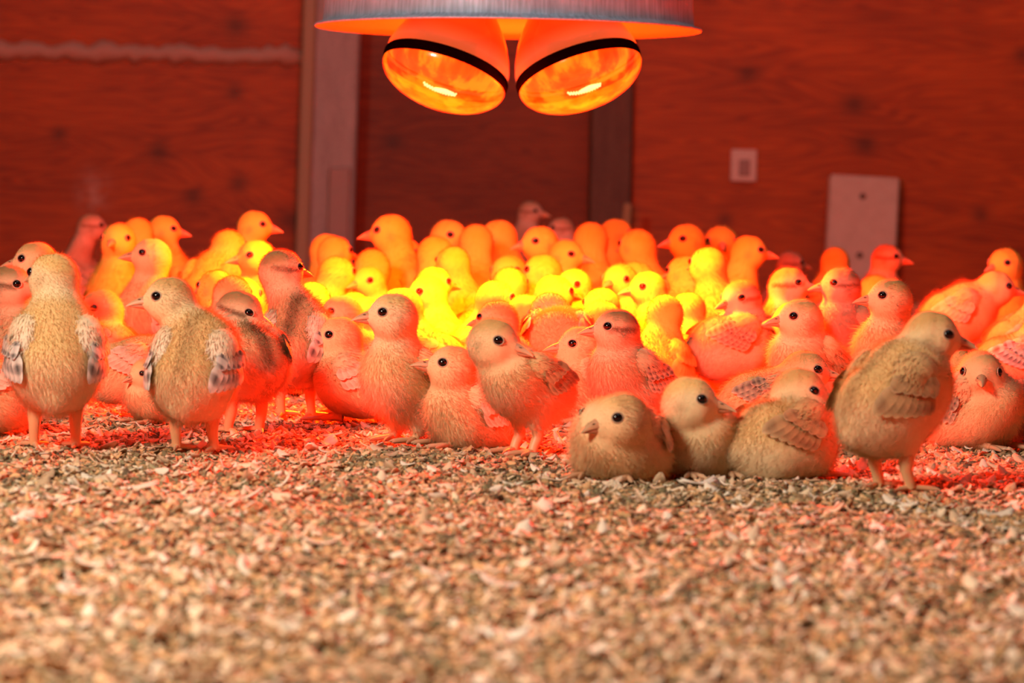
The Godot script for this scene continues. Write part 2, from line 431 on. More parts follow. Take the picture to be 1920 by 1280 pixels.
func room() -> void:
	var z := -4.81
	# shell: floor slab, walls and ceiling of a small shed
	structure("floor", block(Vector3(3.9, 0.1, 5.9)), mat(Color(0.22, 0.15, 0.09)), Vector3(0, -0.075, -2.2))
	var plain := mat(Color(0.33, 0.17, 0.08), 0.7)
	var back := structure("wall_back", block(Vector3(3.9, 2.5, 0.08)), mat(Color(0.16, 0.07, 0.035), 0.8), Vector3(0, 1.2, z - 0.13))
	structure("wall_left", block(Vector3(0.1, 2.5, 5.9)), plain, Vector3(-1.9, 1.2, -2.2))
	structure("wall_right", block(Vector3(0.1, 2.5, 5.9)), plain, Vector3(1.9, 1.2, -2.2))
	structure("ceiling", block(Vector3(3.9, 0.08, 5.9)), mat(Color(0.5, 0.45, 0.38)), Vector3(0, 2.43, -2.2))
	# unseen wall behind the camera, with an opening at left to admit daylight
	var front := structure("wall_front", null, null)
	for b in [[Vector3(0.45, 2.5, 0.1), Vector3(-1.7, 1.2, 0.7)], [Vector3(2.65, 2.5, 0.1), Vector3(0.6, 1.2, 0.7)], [Vector3(0.75, 1.0, 0.1), Vector3(-1.1, 0.45, 0.7)], [Vector3(0.75, 0.55, 0.1), Vector3(-1.1, 2.175, 0.7)]]:
		part("panel", block(b[0]), plain, front, b[1])
	# plywood sheets of the back wall
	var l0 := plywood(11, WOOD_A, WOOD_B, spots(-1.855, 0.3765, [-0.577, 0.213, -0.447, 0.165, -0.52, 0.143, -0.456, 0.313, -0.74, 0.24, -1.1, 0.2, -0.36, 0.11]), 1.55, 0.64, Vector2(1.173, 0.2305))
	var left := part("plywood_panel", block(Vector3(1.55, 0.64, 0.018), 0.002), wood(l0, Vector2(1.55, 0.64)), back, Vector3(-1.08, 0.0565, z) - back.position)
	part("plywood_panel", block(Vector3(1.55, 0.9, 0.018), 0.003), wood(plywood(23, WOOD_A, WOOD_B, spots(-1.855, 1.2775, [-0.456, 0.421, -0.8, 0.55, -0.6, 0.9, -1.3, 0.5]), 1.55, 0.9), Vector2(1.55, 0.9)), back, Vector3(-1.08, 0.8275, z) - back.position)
	part("plywood_panel", block(Vector3(0.5, 1.4, 0.018), 0.003), wood(plywood(31, WOOD_A * 0.5, WOOD_B * 0.5, spots(-0.31, 1.2, [-0.2, 0.24, 0.05, 0.33]), 0.5, 1.4), Vector2(0.5, 1.4)), back, Vector3(-0.06, 0.5, z - 0.075) - back.position)  # recessed middle sheet, its wood colours halved to paint in the shade
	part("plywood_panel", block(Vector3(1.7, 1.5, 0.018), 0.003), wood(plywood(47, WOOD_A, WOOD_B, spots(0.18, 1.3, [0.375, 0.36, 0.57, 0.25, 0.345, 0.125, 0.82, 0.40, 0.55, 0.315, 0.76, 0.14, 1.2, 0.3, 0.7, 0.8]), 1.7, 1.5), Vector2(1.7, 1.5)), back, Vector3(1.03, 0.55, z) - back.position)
	# a rough line of pale filler along the joint between the two left sheets
	var f := arrays()
	var pts := PackedVector3Array()
	var rad := PackedFloat32Array()
	for i in 120:
		pts.append(Vector3(-1.85 + i * 0.0128, 0.372 + rng.randf_range(-0.003, 0.003), z + 0.008))
		rad.append(0.012 + 0.010 * absf(sin(i * 0.7)) * rng.randf())
	tube(pts, rad, 8, f, Color(0.58, 0.36, 0.27), Color(0.52, 0.32, 0.24))
	for i in f.v.size():
		f.v[i].z = z + 0.009 + (f.v[i].z - z - 0.008) * 0.12
	var seam := part("seam_filler", committed(f), vertex_mat(0.6), left, Vector3.ZERO)
	seam.position = -left.position - back.position
	# posts
	var grey := wood(plywood(61, Color(0.46, 0.42, 0.39), Color(0.32, 0.29, 0.27), [], 0.1, 0.1), Vector2(0.1, 1.0))
	var p1 := structure("trim_1", block(Vector3(0.088, 2.3, 0.04), 0.004), grey, Vector3(-0.288, 1.12, z + 0.03))
	p1.rotation.z = deg_to_rad(-0.9)
	part("edge_batten", block(Vector3(0.02, 2.3, 0.03), 0.003), mat(Color(0.42, 0.32, 0.2), 0.7), p1, Vector3(-0.036, 0, 0.03))
	part("clip", block(Vector3(0.035, 0.12, 0.012), 0.004), mat(Color(0.36, 0.28, 0.25), 0.5), p1, Vector3(0.02, -0.985, 0.026))
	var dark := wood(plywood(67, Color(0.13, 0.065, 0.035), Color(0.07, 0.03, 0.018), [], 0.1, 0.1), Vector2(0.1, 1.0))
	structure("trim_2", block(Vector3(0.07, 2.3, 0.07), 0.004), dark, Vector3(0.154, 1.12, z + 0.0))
	# lath
	var s := part("wooden_stake", block(Vector3(0.013, 0.17, 0.01), 0.002), mat(Color(0.40, 0.26, 0.13), 0.8), self, Vector3(0.172, 0.062, z + 0.16))
	s.rotation.z = deg_to_rad(-4)
	tag(s, "thin pale wooden stake standing upright before the dark post", "stake")
	# socket plate on the right sheet
	var o := base("wall_plate", Vector3(0.37, 0.211, z + 0.013), "small pale square plate fixed to the right plywood sheet", "wall plate")
	part("cover", block(Vector3(0.042, 0.052, 0.008), 0.003), mat(Color(0.72, 0.58, 0.5), 0.5), o)
	part("socket_face", block(Vector3(0.018, 0.026, 0.004), 0.0015), mat(Color(0.36, 0.25, 0.22), 0.5), o, Vector3(0.001, -0.003, 0.005))
	# pale board leaning against the right sheet
	var bd := base("leaning_board", Vector3(0.553, -0.02, z + 0.075), "pale upright board leaning against the right plywood sheet", "board")
	bd.rotation = Vector3(deg_to_rad(-6), 0, deg_to_rad(-2.2))
	part("board", block(Vector3(0.112, 0.218, 0.028), 0.003), wood(plywood(71, Color(0.70, 0.56, 0.46), Color(0.60, 0.46, 0.37), [], 0.2, 0.2), Vector2(0.12, 0.25)), bd, Vector3(0, 0.109, 0))
	var nail := lathe(PackedVector2Array([Vector2(0.0005, 0.002), Vector2(0.004, 0.0015), Vector2(0.0055, 0.0)]), 16)
	for y in [0.09, 0.185]:
		var nl := part("screw_head", nail, mat(Color(0.2, 0.13, 0.1), 0.5, 0.5), bd, Vector3(-0.002, y, 0.0141))
		nl.rotation.x = PI / 2


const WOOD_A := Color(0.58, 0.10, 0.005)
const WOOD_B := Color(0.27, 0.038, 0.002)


func vertex_mat(rough := 0.8) -> StandardMaterial3D:
	var m := StandardMaterial3D.new()
	m.vertex_color_use_as_albedo = true
	m.roughness = rough
	return m


# ------------------------------------------------------------------ the heat lamp
func lamp() -> void:
	var o := base("heat_lamp", LAMP, "galvanised twin heat lamp with two glowing amber bulbs hanging over the huddle", "heat lamp")
	o.rotation.z = deg_to_rad(0.3)
	o.scale = Vector3.ONE * 0.829
	var steel := StandardMaterial3D.new()
	steel.metallic = 0.3
	steel.roughness = 0.55
	steel.albedo_texture = brushed(3)
	steel.uv1_scale = Vector3(6, 1, 1)
	var shade := part("shade", lathe(PackedVector2Array([
		Vector2(0.1925, -0.0005), Vector2(0.1935, 0.0008), Vector2(0.1925, 0.002), Vector2(0.1860, 0.0042), Vector2(0.1848, 0.006), Vector2(0.1838, 0.02), Vector2(0.1825, 0.06), Vector2(0.18, 0.11),
		Vector2(0.172, 0.135), Vector2(0.15, 0.155), Vector2(0.09, 0.172), Vector2(0.02, 0.178), Vector2(0.0004, 0.178)]), 128), steel, o)
	var inside := mat(Color(0.11, 0.09, 0.08), 0.5, 0.3)
	part("inner_reflector", lathe(PackedVector2Array([Vector2(0.1922, -0.0004), Vector2(0.1850, 0.003), Vector2(0.1832, 0.006), Vector2(0.182, 0.02), Vector2(0.1808, 0.06), Vector2(0.178, 0.11), Vector2(0.17, 0.133), Vector2(0.148, 0.152), Vector2(0.09, 0.169), Vector2(0.0004, 0.174)]), 96), inside, shade)
	part("hanger_cap", lathe(PackedVector2Array([Vector2(0.03, 0.176), Vector2(0.03, 0.2), Vector2(0.012, 0.215), Vector2(0.0004, 0.216)]), 32), steel, o)
	var cord := arrays()
	tube(PackedVector3Array([Vector3(0, 0.21, 0), Vector3(0.004, 0.8, 0.003), Vector3(0, 1.4, 0), Vector3(0, 2.06, 0)]), PackedFloat32Array([0.004, 0.004, 0.004, 0.004]), 10, cord, Color(0.02, 0.02, 0.02), Color(0.02, 0.02, 0.02))
	part("cord", committed(cord), vertex_mat(0.6), o)
	bulb(o, Vector3(-0.062, -0.045, 0.02), Vector3(-0.26, -0.86, 0.26), 5)
	bulb(o, Vector3(0.071, -0.043, 0.02), Vector3(0.29, -0.86, 0.28), 9)


func brushed(seed_: int) -> ImageTexture:
	var n := FastNoiseLite.new()
	n.seed = seed_
	n.frequency = 0.11
	n.fractal_octaves = 4
	var b := FastNoiseLite.new()
	b.seed = seed_ + 1
	b.frequency = 0.02
	var im := Image.create(256, 256, false, Image.FORMAT_RGB8)
	for y in 256:
		for x in 256:
			var t := 0.5 + 0.5 * n.get_noise_2d(x * 1.6, y * 0.12) + 0.25 * b.get_noise_2d(x, y)
			im.set_pixel(x, y, Color(0.20, 0.30, 0.42).lerp(Color(0.46, 0.62, 0.80), clampf(t, 0, 1)).linear_to_srgb())
	return ImageTexture.create_from_image(im)


func bulb(o: Node3D, at: Vector3, axis: Vector3, seed_: int) -> void:
	var b := Node3D.new()
	b.name = "bulb"
	o.add_child(b, true)
	var y := -axis.normalized()
	var x := y.cross(Vector3.BACK).normalized()
	b.transform = Transform3D(Basis(x, y, x.cross(y)), at)
	b.set_meta("label", "left amber reflector bulb" if at.x < 0 else "right amber reflector bulb")
	var r := 0.0635
	# rounded reflector glass from the neck down to the widest ring
	var glass := StandardMaterial3D.new()
	glass.albedo_color = Color(0.025, 0.007, 0.003).linear_to_srgb()
	glass.metallic = 0.0
	glass.roughness = 0.12
	glass.clearcoat_enabled = true
	glass.clearcoat = 1.0
	glass.clearcoat_roughness = 0.04
	glass.emission_enabled = true
	var glow := GradientTexture2D.new()
	glow.width = 16
	glow.height = 128
	glow.fill_from = Vector2(0, 0)
	glow.fill_to = Vector2(0, 1)
	var ramp := Gradient.new()
	ramp.offsets = PackedFloat32Array([0.0, 0.14, 0.32, 0.5, 0.75, 1.0])
	ramp.colors = PackedColorArray([Color(0.78, 0.40, 0.20), Color(0.80, 0.42, 0.24), Color(0.58, 0.22, 0.06), Color(0.80, 0.26, 0.03), Color(0.95, 0.40, 0.05), Color(0.9, 0.3, 0.02)])
	glow.gradient = ramp
	glass.emission_texture = glow
	glass.emission_operator = BaseMaterial3D.EMISSION_OP_MULTIPLY
	glass.emission = Color.WHITE
	glass.emission_energy_multiplier = 0.62
	part("reflector_glass", lathe(PackedVector2Array([Vector2(r, 0.004), Vector2(r * 0.985, 0.014), Vector2(r * 0.93, 0.026), Vector2(r * 0.84, 0.039), Vector2(r * 0.70, 0.053), Vector2(r * 0.54, 0.066), Vector2(r * 0.42, 0.08), Vector2(r * 0.36, 0.095), Vector2(r * 0.34, 0.11)]), 72), glass, b)
	var band := mat(Color(0.0012, 0.0006, 0.0004), 0.9)
	band.specular_mode = BaseMaterial3D.SPECULAR_DISABLED
	part("dark_band", lathe(PackedVector2Array([Vector2(r * 0.992, -0.004), Vector2(r * 1.008, -0.002), Vector2(r * 1.012, 0.001), Vector2(r * 1.01, 0.005), Vector2(r * 0.985, 0.0085)]), 72), band, b)
	part("screw_base", lathe(PackedVector2Array([Vector2(0.02, 0.105), Vector2(0.0205, 0.118), Vector2(0.019, 0.121), Vector2(0.0205, 0.124), Vector2(0.019, 0.127), Vector2(0.0205, 0.13), Vector2(0.0004, 0.132)]), 32), mat(Color(0.5, 0.42, 0.3), 0.4, 0.9), b)
	# the domed amber lens, its coating blotchy with heat
	var lens := StandardMaterial3D.new()
	lens.albedo_color = Color(Color(0.5, 0.09, 0.01).linear_to_srgb(), 0.7)
	lens.transparency = BaseMaterial3D.TRANSPARENCY_ALPHA
	lens.roughness = 0.18
	lens.clearcoat_enabled = true
	lens.clearcoat = 1.0
	lens.clearcoat_roughness = 0.03
	lens.emission_enabled = true
	lens.emission_texture = blotches(seed_)
	lens.emission = Color.WHITE
	lens.emission_operator = BaseMaterial3D.EMISSION_OP_MULTIPLY
	lens.emission_energy_multiplier = 0.95
	var prof := PackedVector2Array()
	for i in 15:
		var a := PI / 2 * i / 14.0
		prof.append(Vector2(maxf(0.0003, cos(a) * r * 0.995), -0.003 - sin(a) * 0.031))
	var lm := lathe(prof, 72)
	part("lens", disc_uv(lm, r), lens, b)
	# two coils of filament glowing through the lens
	var fil := StandardMaterial3D.new()
	fil.albedo_color = Color.BLACK
	fil.emission_enabled = true
	fil.emission = Color(1.0, 0.62, 0.2).linear_to_srgb()
	fil.emission_energy_multiplier = 9.0
	for k in 2:
		var coil := arrays()
		var pts := PackedVector3Array()
		var rad := PackedFloat32Array()
		for i in 60:
			var u := i / 59.0 - 0.5
			pts.append(Vector3(u * (0.034 - 0.014 * k) + 0.005 * k, sin(i * 1.3) * 0.0014 - 0.017 - 0.004 * k, (k - 0.5) * 0.02 + cos(i * 1.3) * 0.0014 + (u * u * 0.03 - u * 0.004) * (1.0 - 1.6 * k)))
			rad.append(0.0007)
		tube(pts, rad, 5, coil, Color.WHITE, Color.WHITE)
		part("filament", committed(coil), fil, b)
	# the light of the bulb: the reflector throws most of it forward, some spills all round
	var tint := Color(1.0, LAMP_GREEN, 0.0006).linear_to_srgb()
	var l := SpotLight3D.new()
	l.name = "bulb_beam"
	l.spot_angle = 82.0
	l.spot_angle_attenuation = 1.0
	l.spot_range = 8.0
	l.spot_attenuation = 2.0
	l.light_color = tint
	l.light_energy = BEAM
	l.light_size = 0.02
	l.shadow_enabled = true
	b.add_child(l)
	l.position = Vector3(0, -0.016, 0)
	l.basis = Basis.looking_at(b.basis.inverse() * Vector3(signf(at.x) * 0.25, -1.0, 0.22), Vector3.RIGHT)
	var s := OmniLight3D.new()
	s.name = "bulb_spill"
	s.light_color = tint
	s.light_energy = SPILL
	s.light_size = 0.02
	s.omni_range = 8.0
	s.omni_attenuation = 2.0
	s.shadow_enabled = true
	b.add_child(s)
	s.position = Vector3(0, -0.016, 0)

const LAMP_GREEN := 0.024


func disc_uv(m: ArrayMesh, r: float) -> ArrayMesh:
	var a := m.surface_get_arrays(0)
	var v: PackedVector3Array = a[Mesh.ARRAY_VERTEX]
	var uv := PackedVector2Array()
	for p in v:
		uv.append(Vector2(p.x / r * 0.48 + 0.5, p.z / r * 0.48 + 0.5))
	a[Mesh.ARRAY_TEX_UV] = uv
	var o := ArrayMesh.new()
	o.add_surface_from_arrays(Mesh.PRIMITIVE_TRIANGLES, a)
	return o


func blotches(seed_: int) -> ImageTexture:
	var n := FastNoiseLite.new()
	n.seed = seed_
	n.frequency = 0.016
	n.fractal_octaves = 5
	var s := FastNoiseLite.new()
	s.seed = seed_ + 3
	s.frequency = 0.09
	var im := Image.create(256, 256, false, Image.FORMAT_RGB8)
	for y in 256:
		for x in 256:
			var t := 0.46 + 1.05 * n.get_noise_2d(x, y) + 0.12 * s.get_noise_2d(x, y)
			var c: Color
			if t < 0.4:
				c = Color(0.75, 0.012, 0.0).lerp(Color(0.95, 0.07, 0.003), clampf((t - 0.1) / 0.3, 0, 1))
			else:
				c = Color(0.95, 0.07, 0.003).lerp(Color(1.0, 0.36, 0.008), clampf((t - 0.4) / 0.35, 0, 1))
			im.set_pixel(x, y, c.linear_to_srgb())
	return ImageTexture.create_from_image(im)


# ------------------------------------------------------------------ chicks
class Chick:
	var pa := PackedVector3Array()     # bones: tapered capsules joined by a smooth minimum
	var pb := PackedVector3Array()
	var ra := PackedFloat32Array()
	var rb := PackedFloat32Array()
	var kk := PackedFloat32Array()
	var il := PackedFloat32Array()
	var sits := false
	var head := Vector3.ZERO
	var hf := Vector3.RIGHT
	var hu := Vector3.UP
	var hr := Vector3.BACK
	var mid := Vector3.ZERO
	var axis := Vector3.RIGHT
	var r := 2.5
	var plumage := 0

	func bone(a: Vector3, b: Vector3, r0: float, r1: float, k: float) -> void:
		pa.append(a)
		pb.append(b - a)
		ra.append(r0)
		rb.append(r1 - r0)
		kk.append(k)
		var l := (b - a).length_squared()
		il.append(1.0 / l if l > 1e-6 else 0.0)

	func d(p: Vector3) -> float:
		var best := 99.0
		for i in pa.size():
			var q := p - pa[i]
			var t := clampf(q.dot(pb[i]) * il[i], 0.0, 1.0)
			var e := (q - pb[i] * t).length() - ra[i] - rb[i] * t
			var k := kk[i]
			var h := k - absf(best - e)
			best = minf(best, e)
			if h > 0.0:
				best -= h * h / (4.0 * k)
		if sits:
			best = maxf(best, 0.1 - p.y)
		return best

	func n(p: Vector3) -> Vector3:
		var e := 0.06
		var a := Vector3(e, -e, -e)
		var b := Vector3(-e, -e, e)
		var c := Vector3(-e, e, -e)
		var f := Vector3(e, e, e)
		return (a * d(p + a) + b * d(p + b) + c * d(p + c) + f * d(p + f)).normalized()

	# the surface point seen from inside along a direction
	func out_along(from: Vector3, dir: Vector3, reach: float) -> Vector3:
		var p := from + dir * reach
		for i in 14:
			p -= dir * d(p) * 0.9
		return p

	# base colour of the down, linear
	func tint(p: Vector3, nn: Vector3) -> Color:
		var pale := Color(0.88, 0.66, 0.33)
		var cap := Color(0.84, 0.54, 0.20)
		var belly := Color(0.90, 0.74, 0.48)
		var stripe := Color(0.42, 0.24, 0.10)
		match plumage:
			1:
				pale = Color(0.86, 0.60, 0.28)
				cap = Color(0.68, 0.40, 0.14)
				belly = Color(0.88, 0.69, 0.42)
			2:
				pale = Color(0.72, 0.50, 0.27)
				cap = Color(0.42, 0.23, 0.09)
				belly = Color(0.76, 0.60, 0.40)
				stripe = Color(0.16, 0.075, 0.03)
			3:
				pale = Color(0.87, 0.58, 0.29)
				cap = Color(0.82, 0.50, 0.20)
				belly = Color(0.89, 0.67, 0.37)
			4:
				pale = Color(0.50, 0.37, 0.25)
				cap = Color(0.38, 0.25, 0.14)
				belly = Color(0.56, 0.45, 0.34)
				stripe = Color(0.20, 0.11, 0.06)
		if plumage == 5:  # deeper yellow for lamp-lit chicks, the lamp's glow put into the down
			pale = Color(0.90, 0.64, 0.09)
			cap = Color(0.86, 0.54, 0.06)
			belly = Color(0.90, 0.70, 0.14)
		var q := p - head
		var qx := q.dot(hf)
		var qy := q.dot(hu)
		var qz := q.dot(hr)
		var ql := q.length()
		var hc := pale.lerp(belly, 0.5)
		if ql < 3.3:
			hc = hc.lerp(cap, smoothstep(0.2, 1.25, qy + maxf(0.0, -qx) * 0.35 - maxf(0.0, qx - 0.9) * 0.4))
			if plumage == 2 or plumage == 4:
				hc = hc.lerp(stripe, 0.9 * (1.0 - smoothstep(0.08, 0.26, absf(qy - 0.05 + qx * 0.06))) * smoothstep(-1.9, -1.0, qx) * (1.0 - smoothstep(0.75, 0.95, qx)) * smoothstep(0.7, 1.0, absf(qz)))
			# ear patch
			var ex := qx + 0.35
			var ey := qy + 0.30
			hc = hc.lerp(stripe, 0.5 * exp(-(ex * ex * 9.0 + ey * ey * 7.0)) * smoothstep(0.7, 1.0, absf(qz)))
			if ql < 2.0:
				return hc
		var b := p - mid
		var up := nn.y
		var c := pale.lerp(belly, maxf(smoothstep(0.2, -0.5, up), smoothstep(0.3, -0.35, b.y / r)))
		c = c.lerp(cap, 0.4 * smoothstep(0.1, 0.9, nn.dot(Vector3(-axis.y, axis.x, 0).normalized())))
		if plumage == 2 or plumage == 1:
			var z := absf(b.z)
			c = c.lerp(stripe, (0.75 if plumage == 2 else 0.5) * (1.0 - smoothstep(0.15, 0.75, z)) * smoothstep(0.1, 0.6, up - axis.y * nn.x) * smoothstep(-0.5, 0.1, b.y / r))
		return hc.lerp(c, smoothstep(2.0, 3.3, ql))


func shape_of(row: Array) -> Chick:
	var c := Chick.new()
	c.r = row[5]
	var r := c.r
	var bh: float = row[4]
	c.sits = row[9] == "sit"
	if c.sits:
		bh = maxf(bh, r * 0.85)
	c.plumage = row[10]
	var pitch := deg_to_rad(row[11])
	c.mid = Vector3(0, bh, 0)
	c.axis = Vector3(cos(pitch), sin(pitch), 0)
	var a := c.axis
	c.head = row[6]
	var yaw := deg_to_rad(row[7])
	var hp := deg_to_rad(row[8])
	c.hf = Vector3(cos(yaw) * cos(hp), sin(hp), -sin(yaw) * cos(hp))
	c.hr = Vector3(sin(yaw), 0, cos(yaw))
	c.hu = c.hr.cross(c.hf).normalized()
	var H := c.head
	var m := c.mid
	c.bone(m - a * r * 0.42, m + a * r * 0.38, r * 0.95, r * 0.93, 0.5)
	c.bone(m - a * r * 0.6, m - a * r * 1.38 + Vector3(0, 0.12 * r, 0), r * 0.74, r * 0.22, 1.0)
	c.bone(m + Vector3(-0.12 * r, -0.22 * r, 0), m + Vector3(0.2 * r, -0.15 * r, 0), r * 0.84, r * 0.84, 0.6)
	var n0 := m + a * r * 0.55 + Vector3(0, 0.12 * r, 0)
	var n1 := H - c.hf * 0.35 - c.hu * 0.45
	var span := (n1 - n0).length()
	c.bone(n0, n1, r * (0.78 if span < 5.0 else 0.66), 1.12, 1.2)
	c.bone(H - c.hf * 0.15, H + c.hf * 0.1, 1.46, 1.40, 0.6)
	c.bone(H + c.hf * 0.45 - c.hu * 0.02, H + c.hf * 1.30 - c.hu * 0.24, 1.12, 0.46, 0.45)
	for s: float in [-1.0, 1.0]:
		c.bone(H + c.hf * 0.40 - c.hu * 0.52 + c.hr * s * 0.50, H + c.hf * 0.05 - c.hu * 0.62 + c.hr * s * 0.58, 0.82, 0.86, 0.4)
		if c.sits:
			c.bone(m + Vector3(0.25 * r, -0.3 * r, s * 0.5 * r), m + Vector3(-0.6 * r, -0.4 * r, s * 0.42 * r), r * 0.62, r * 0.58, 1.0)
		else:
			var knee := leg_top(c)
			c.bone(m + Vector3(-0.15 * r, -0.35 * r, s * 0.42 * r), Vector3(0.05, knee, s * 0.46 * r), r * 0.60, 0.42, 0.7)
	return c


func leg_top(c: Chick) -> float:
	return maxf(0.9, c.mid.y - c.r * 1.12)


# surface nets over the cells near the surface
func net(c: Chick, cell: float, out: Dictionary) -> void:
	var lo := Vector3(1e9, 1e9, 1e9)
	var hi := -lo
	for i in c.pa.size():
		for e in [c.pa[i], c.pa[i] + c.pb[i]]:
			var rr: float = maxf(c.ra[i], c.ra[i] + c.rb[i]) + 0.7
			lo = lo.min(e - Vector3.ONE * rr)
			hi = hi.max(e + Vector3.ONE * rr)
	var B := 4
	var nb := Vector3i(((hi - lo) / (cell * B)).ceil())
	var nx := nb.x * B + 1
	var ny := nb.y * B + 1
	var nz := nb.z * B + 1
	var field := PackedFloat32Array()
	field.resize(nx * ny * nz)
	field.fill(9.0)
	var near := []
	var half := cell * B * 0.5
	for bz in nb.z:
		for by in nb.y:
			for bx in nb.x:
				var ctr := lo + Vector3(bx + 0.5, by + 0.5, bz + 0.5) * cell * B
				if absf(c.d(ctr)) < half * 1.75 + 0.25:
					near.append(Vector3i(bx, by, bz) * B)
					for k in B + 1:
						for j in B + 1:
							var row := ((bz * B + k) * ny + by * B + j) * nx + bx * B
							for i in B + 1:
								if field[row + i] == 9.0:
									field[row + i] = c.d(lo + Vector3(bx * B + i, by * B + j, bz * B + k) * cell)
	var ids := {}
	var v: PackedVector3Array = out.v
	var corner := [0, 1, nx, nx + 1, nx * ny, nx * ny + 1, nx * ny + nx, nx * ny + nx + 1]
	for blk in near:
		for k in B:
			for j in B:
				for i in B:
					var x: int = blk.x + i
					var y: int = blk.y + j
					var z: int = blk.z + k
					var at := (z * ny + y) * nx + x
					var neg := 0
					for q in 8:
						if field[at + corner[q]] < 0.0:
							neg += 1
					if neg == 0 or neg == 8:
						continue
					var sum := Vector3.ZERO
					var cnt := 0
					for q in 8:
						for ax in 3:
							var bit := 1 << ax
							if q & bit:
								continue
							var f0: float = field[at + corner[q]]
							var f1: float = field[at + corner[q | bit]]
							if (f0 < 0.0) != (f1 < 0.0):
								var t := f0 / (f0 - f1)
								var p := Vector3(q & 1, (q >> 1) & 1, (q >> 2) & 1)
								p[ax] += t
								sum += p
								cnt += 1
					ids[at] = v.size()
					v.append(lo + (Vector3(x, y, z) + sum / cnt) * cell)
	var f: PackedInt32Array = out.f
	var step := [1, nx, nx * ny]
	for at in ids:
		for ax in 3:
			var s0: float = field[at]
			var s1: float = field[at + step[ax]]
			if (s0 < 0.0) == (s1 < 0.0):
				continue
			var u: int = step[(ax + 1) % 3]
			var w: int = step[(ax + 2) % 3]
			if not (ids.has(at - u) and ids.has(at - w) and ids.has(at - u - w)):
				continue
			var a0: int = ids[at - u - w]
			var a1: int = ids[at - w]
			var a2: int = ids[at]
			var a3: int = ids[at - u]
			if s0 < 0.0:
				f.append_array(PackedInt32Array([a0, a2, a1, a0, a3, a2]))
			else:
				f.append_array(PackedInt32Array([a0, a1, a2, a0, a2, a3]))
	var nn := PackedVector3Array()
	nn.resize(v.size())
	var cc := PackedColorArray()
	cc.resize(v.size())
	for i in v.size():
		var g := c.n(v[i])
		v[i] -= g * c.d(v[i])
		nn[i] = g
		cc[i] = c.tint(v[i], g)
	out.v = v
	out.f = f
	out.n = nn
	out.c = cc


# thin blades of down standing out of the skin and swept back: a dense short coat and longer wisps
func down(c: Chick, body: Dictionary, count: int, r: RandomNumberGenerator, eyes: Array, nose: Vector3) -> Dictionary:
	var v: PackedVector3Array = body.v
	var n: PackedVector3Array = body.n
	var bc: PackedColorArray = body.c
	var f: PackedInt32Array = body.f
	var ov := PackedVector3Array()
	var on := PackedVector3Array()
	var oc := PackedColorArray()
	var tris := f.size() / 3
	var cum := PackedFloat32Array()
	cum.resize(tris)
	var total := 0.0
	for t in tris:
		total += (v[f[t * 3 + 1]] - v[f[t * 3]]).cross(v[f[t * 3 + 2]] - v[f[t * 3]]).length()
		cum[t] = total
	var t := 0
	var clump := FastNoiseLite.new()
	clump.frequency = 0.9
	clump.seed = r.randi() % 1000
	var thick := sqrt(22000.0 / count)
	var e0: Vector3 = eyes[0]
	var e1: Vector3 = eyes[1]
	for s in count:
		var want := total * (s + r.randf()) / count
		while t < tris - 1 and cum[t] < want:
			t += 1
		var a := r.randf()
		var b := r.randf()
		if a + b > 1.0:
			a = 1.0 - a
			b = 1.0 - b
		var i0 := f[t * 3]
		var i1 := f[t * 3 + 1]
		var i2 := f[t * 3 + 2]
		var p := v[i0] * (1.0 - a - b) + v[i1] * a + v[i2] * b
		var g := (n[i0] * (1.0 - a - b) + n[i1] * a + n[i2] * b).normalized()
		if c.sits and p.y < 0.3:
			continue
		var q := p - c.head
		var dist := q.length()
		var wisp := r.randf() < 0.2
		var length := 0.92 if wisp else 0.48
		var flow := -c.axis + Vector3(0, -0.6, 0)
		var col := bc[i0] * (1.0 - a - b) + bc[i1] * a + bc[i2] * b
		var lie := 0.55
		if dist < 2.7:
			var w := smoothstep(2.7, 1.9, dist)
			flow = flow.lerp(-c.hf - c.hu * 0.5, w)
			length = lerpf(length, (0.34 if wisp else 0.24) - 0.11 * smoothstep(0.2, 1.3, q.dot(c.hf)), w)
			lie = lerpf(lie, 0.75, w)
			if (p - nose).length() < 0.45 or (p - e0).length() < 0.36 or (p - e1).length() < 0.36:
				continue
			col = c.tint(p, g)
		elif p.y > c.mid.y + c.r * 0.6:
			flow = Vector3(-0.5, -1.0, 0)
		flow -= g * flow.dot(g)
		var cn := clump.get_noise_3dv(p * 1.8)
		var side := g.cross(flow).normalized()
		var jit := Vector3(r.randf() - 0.5, r.randf() - 0.5, r.randf() - 0.5)
		var dir := (g * (lie + 0.12 * cn) + flow.normalized() * 0.7 + side * cn * 0.3 + jit * 1.0).normalized()
		length *= 0.65 + 0.7 * r.randf()
		var wid := (dir.cross(g + jit).normalized()) * (0.013 if wisp else 0.018) * thick
		p -= g * 0.05
		col *= 0.90 + 0.20 * r.randf() + 0.05 * cn
		ov.append(p - wid)
		ov.append(p + wid)
		ov.append(p + dir * length)
		var sn := (g + dir * 0.3 + jit * 0.2).normalized()
		on.append(sn)
		on.append(sn)
		on.append(sn)
		oc.append(col)
		oc.append(col)
		oc.append(col * 1.06)
	var idx := PackedInt32Array(range(ov.size()))
	return {"v": ov, "n": on, "c": oc, "f": idx}


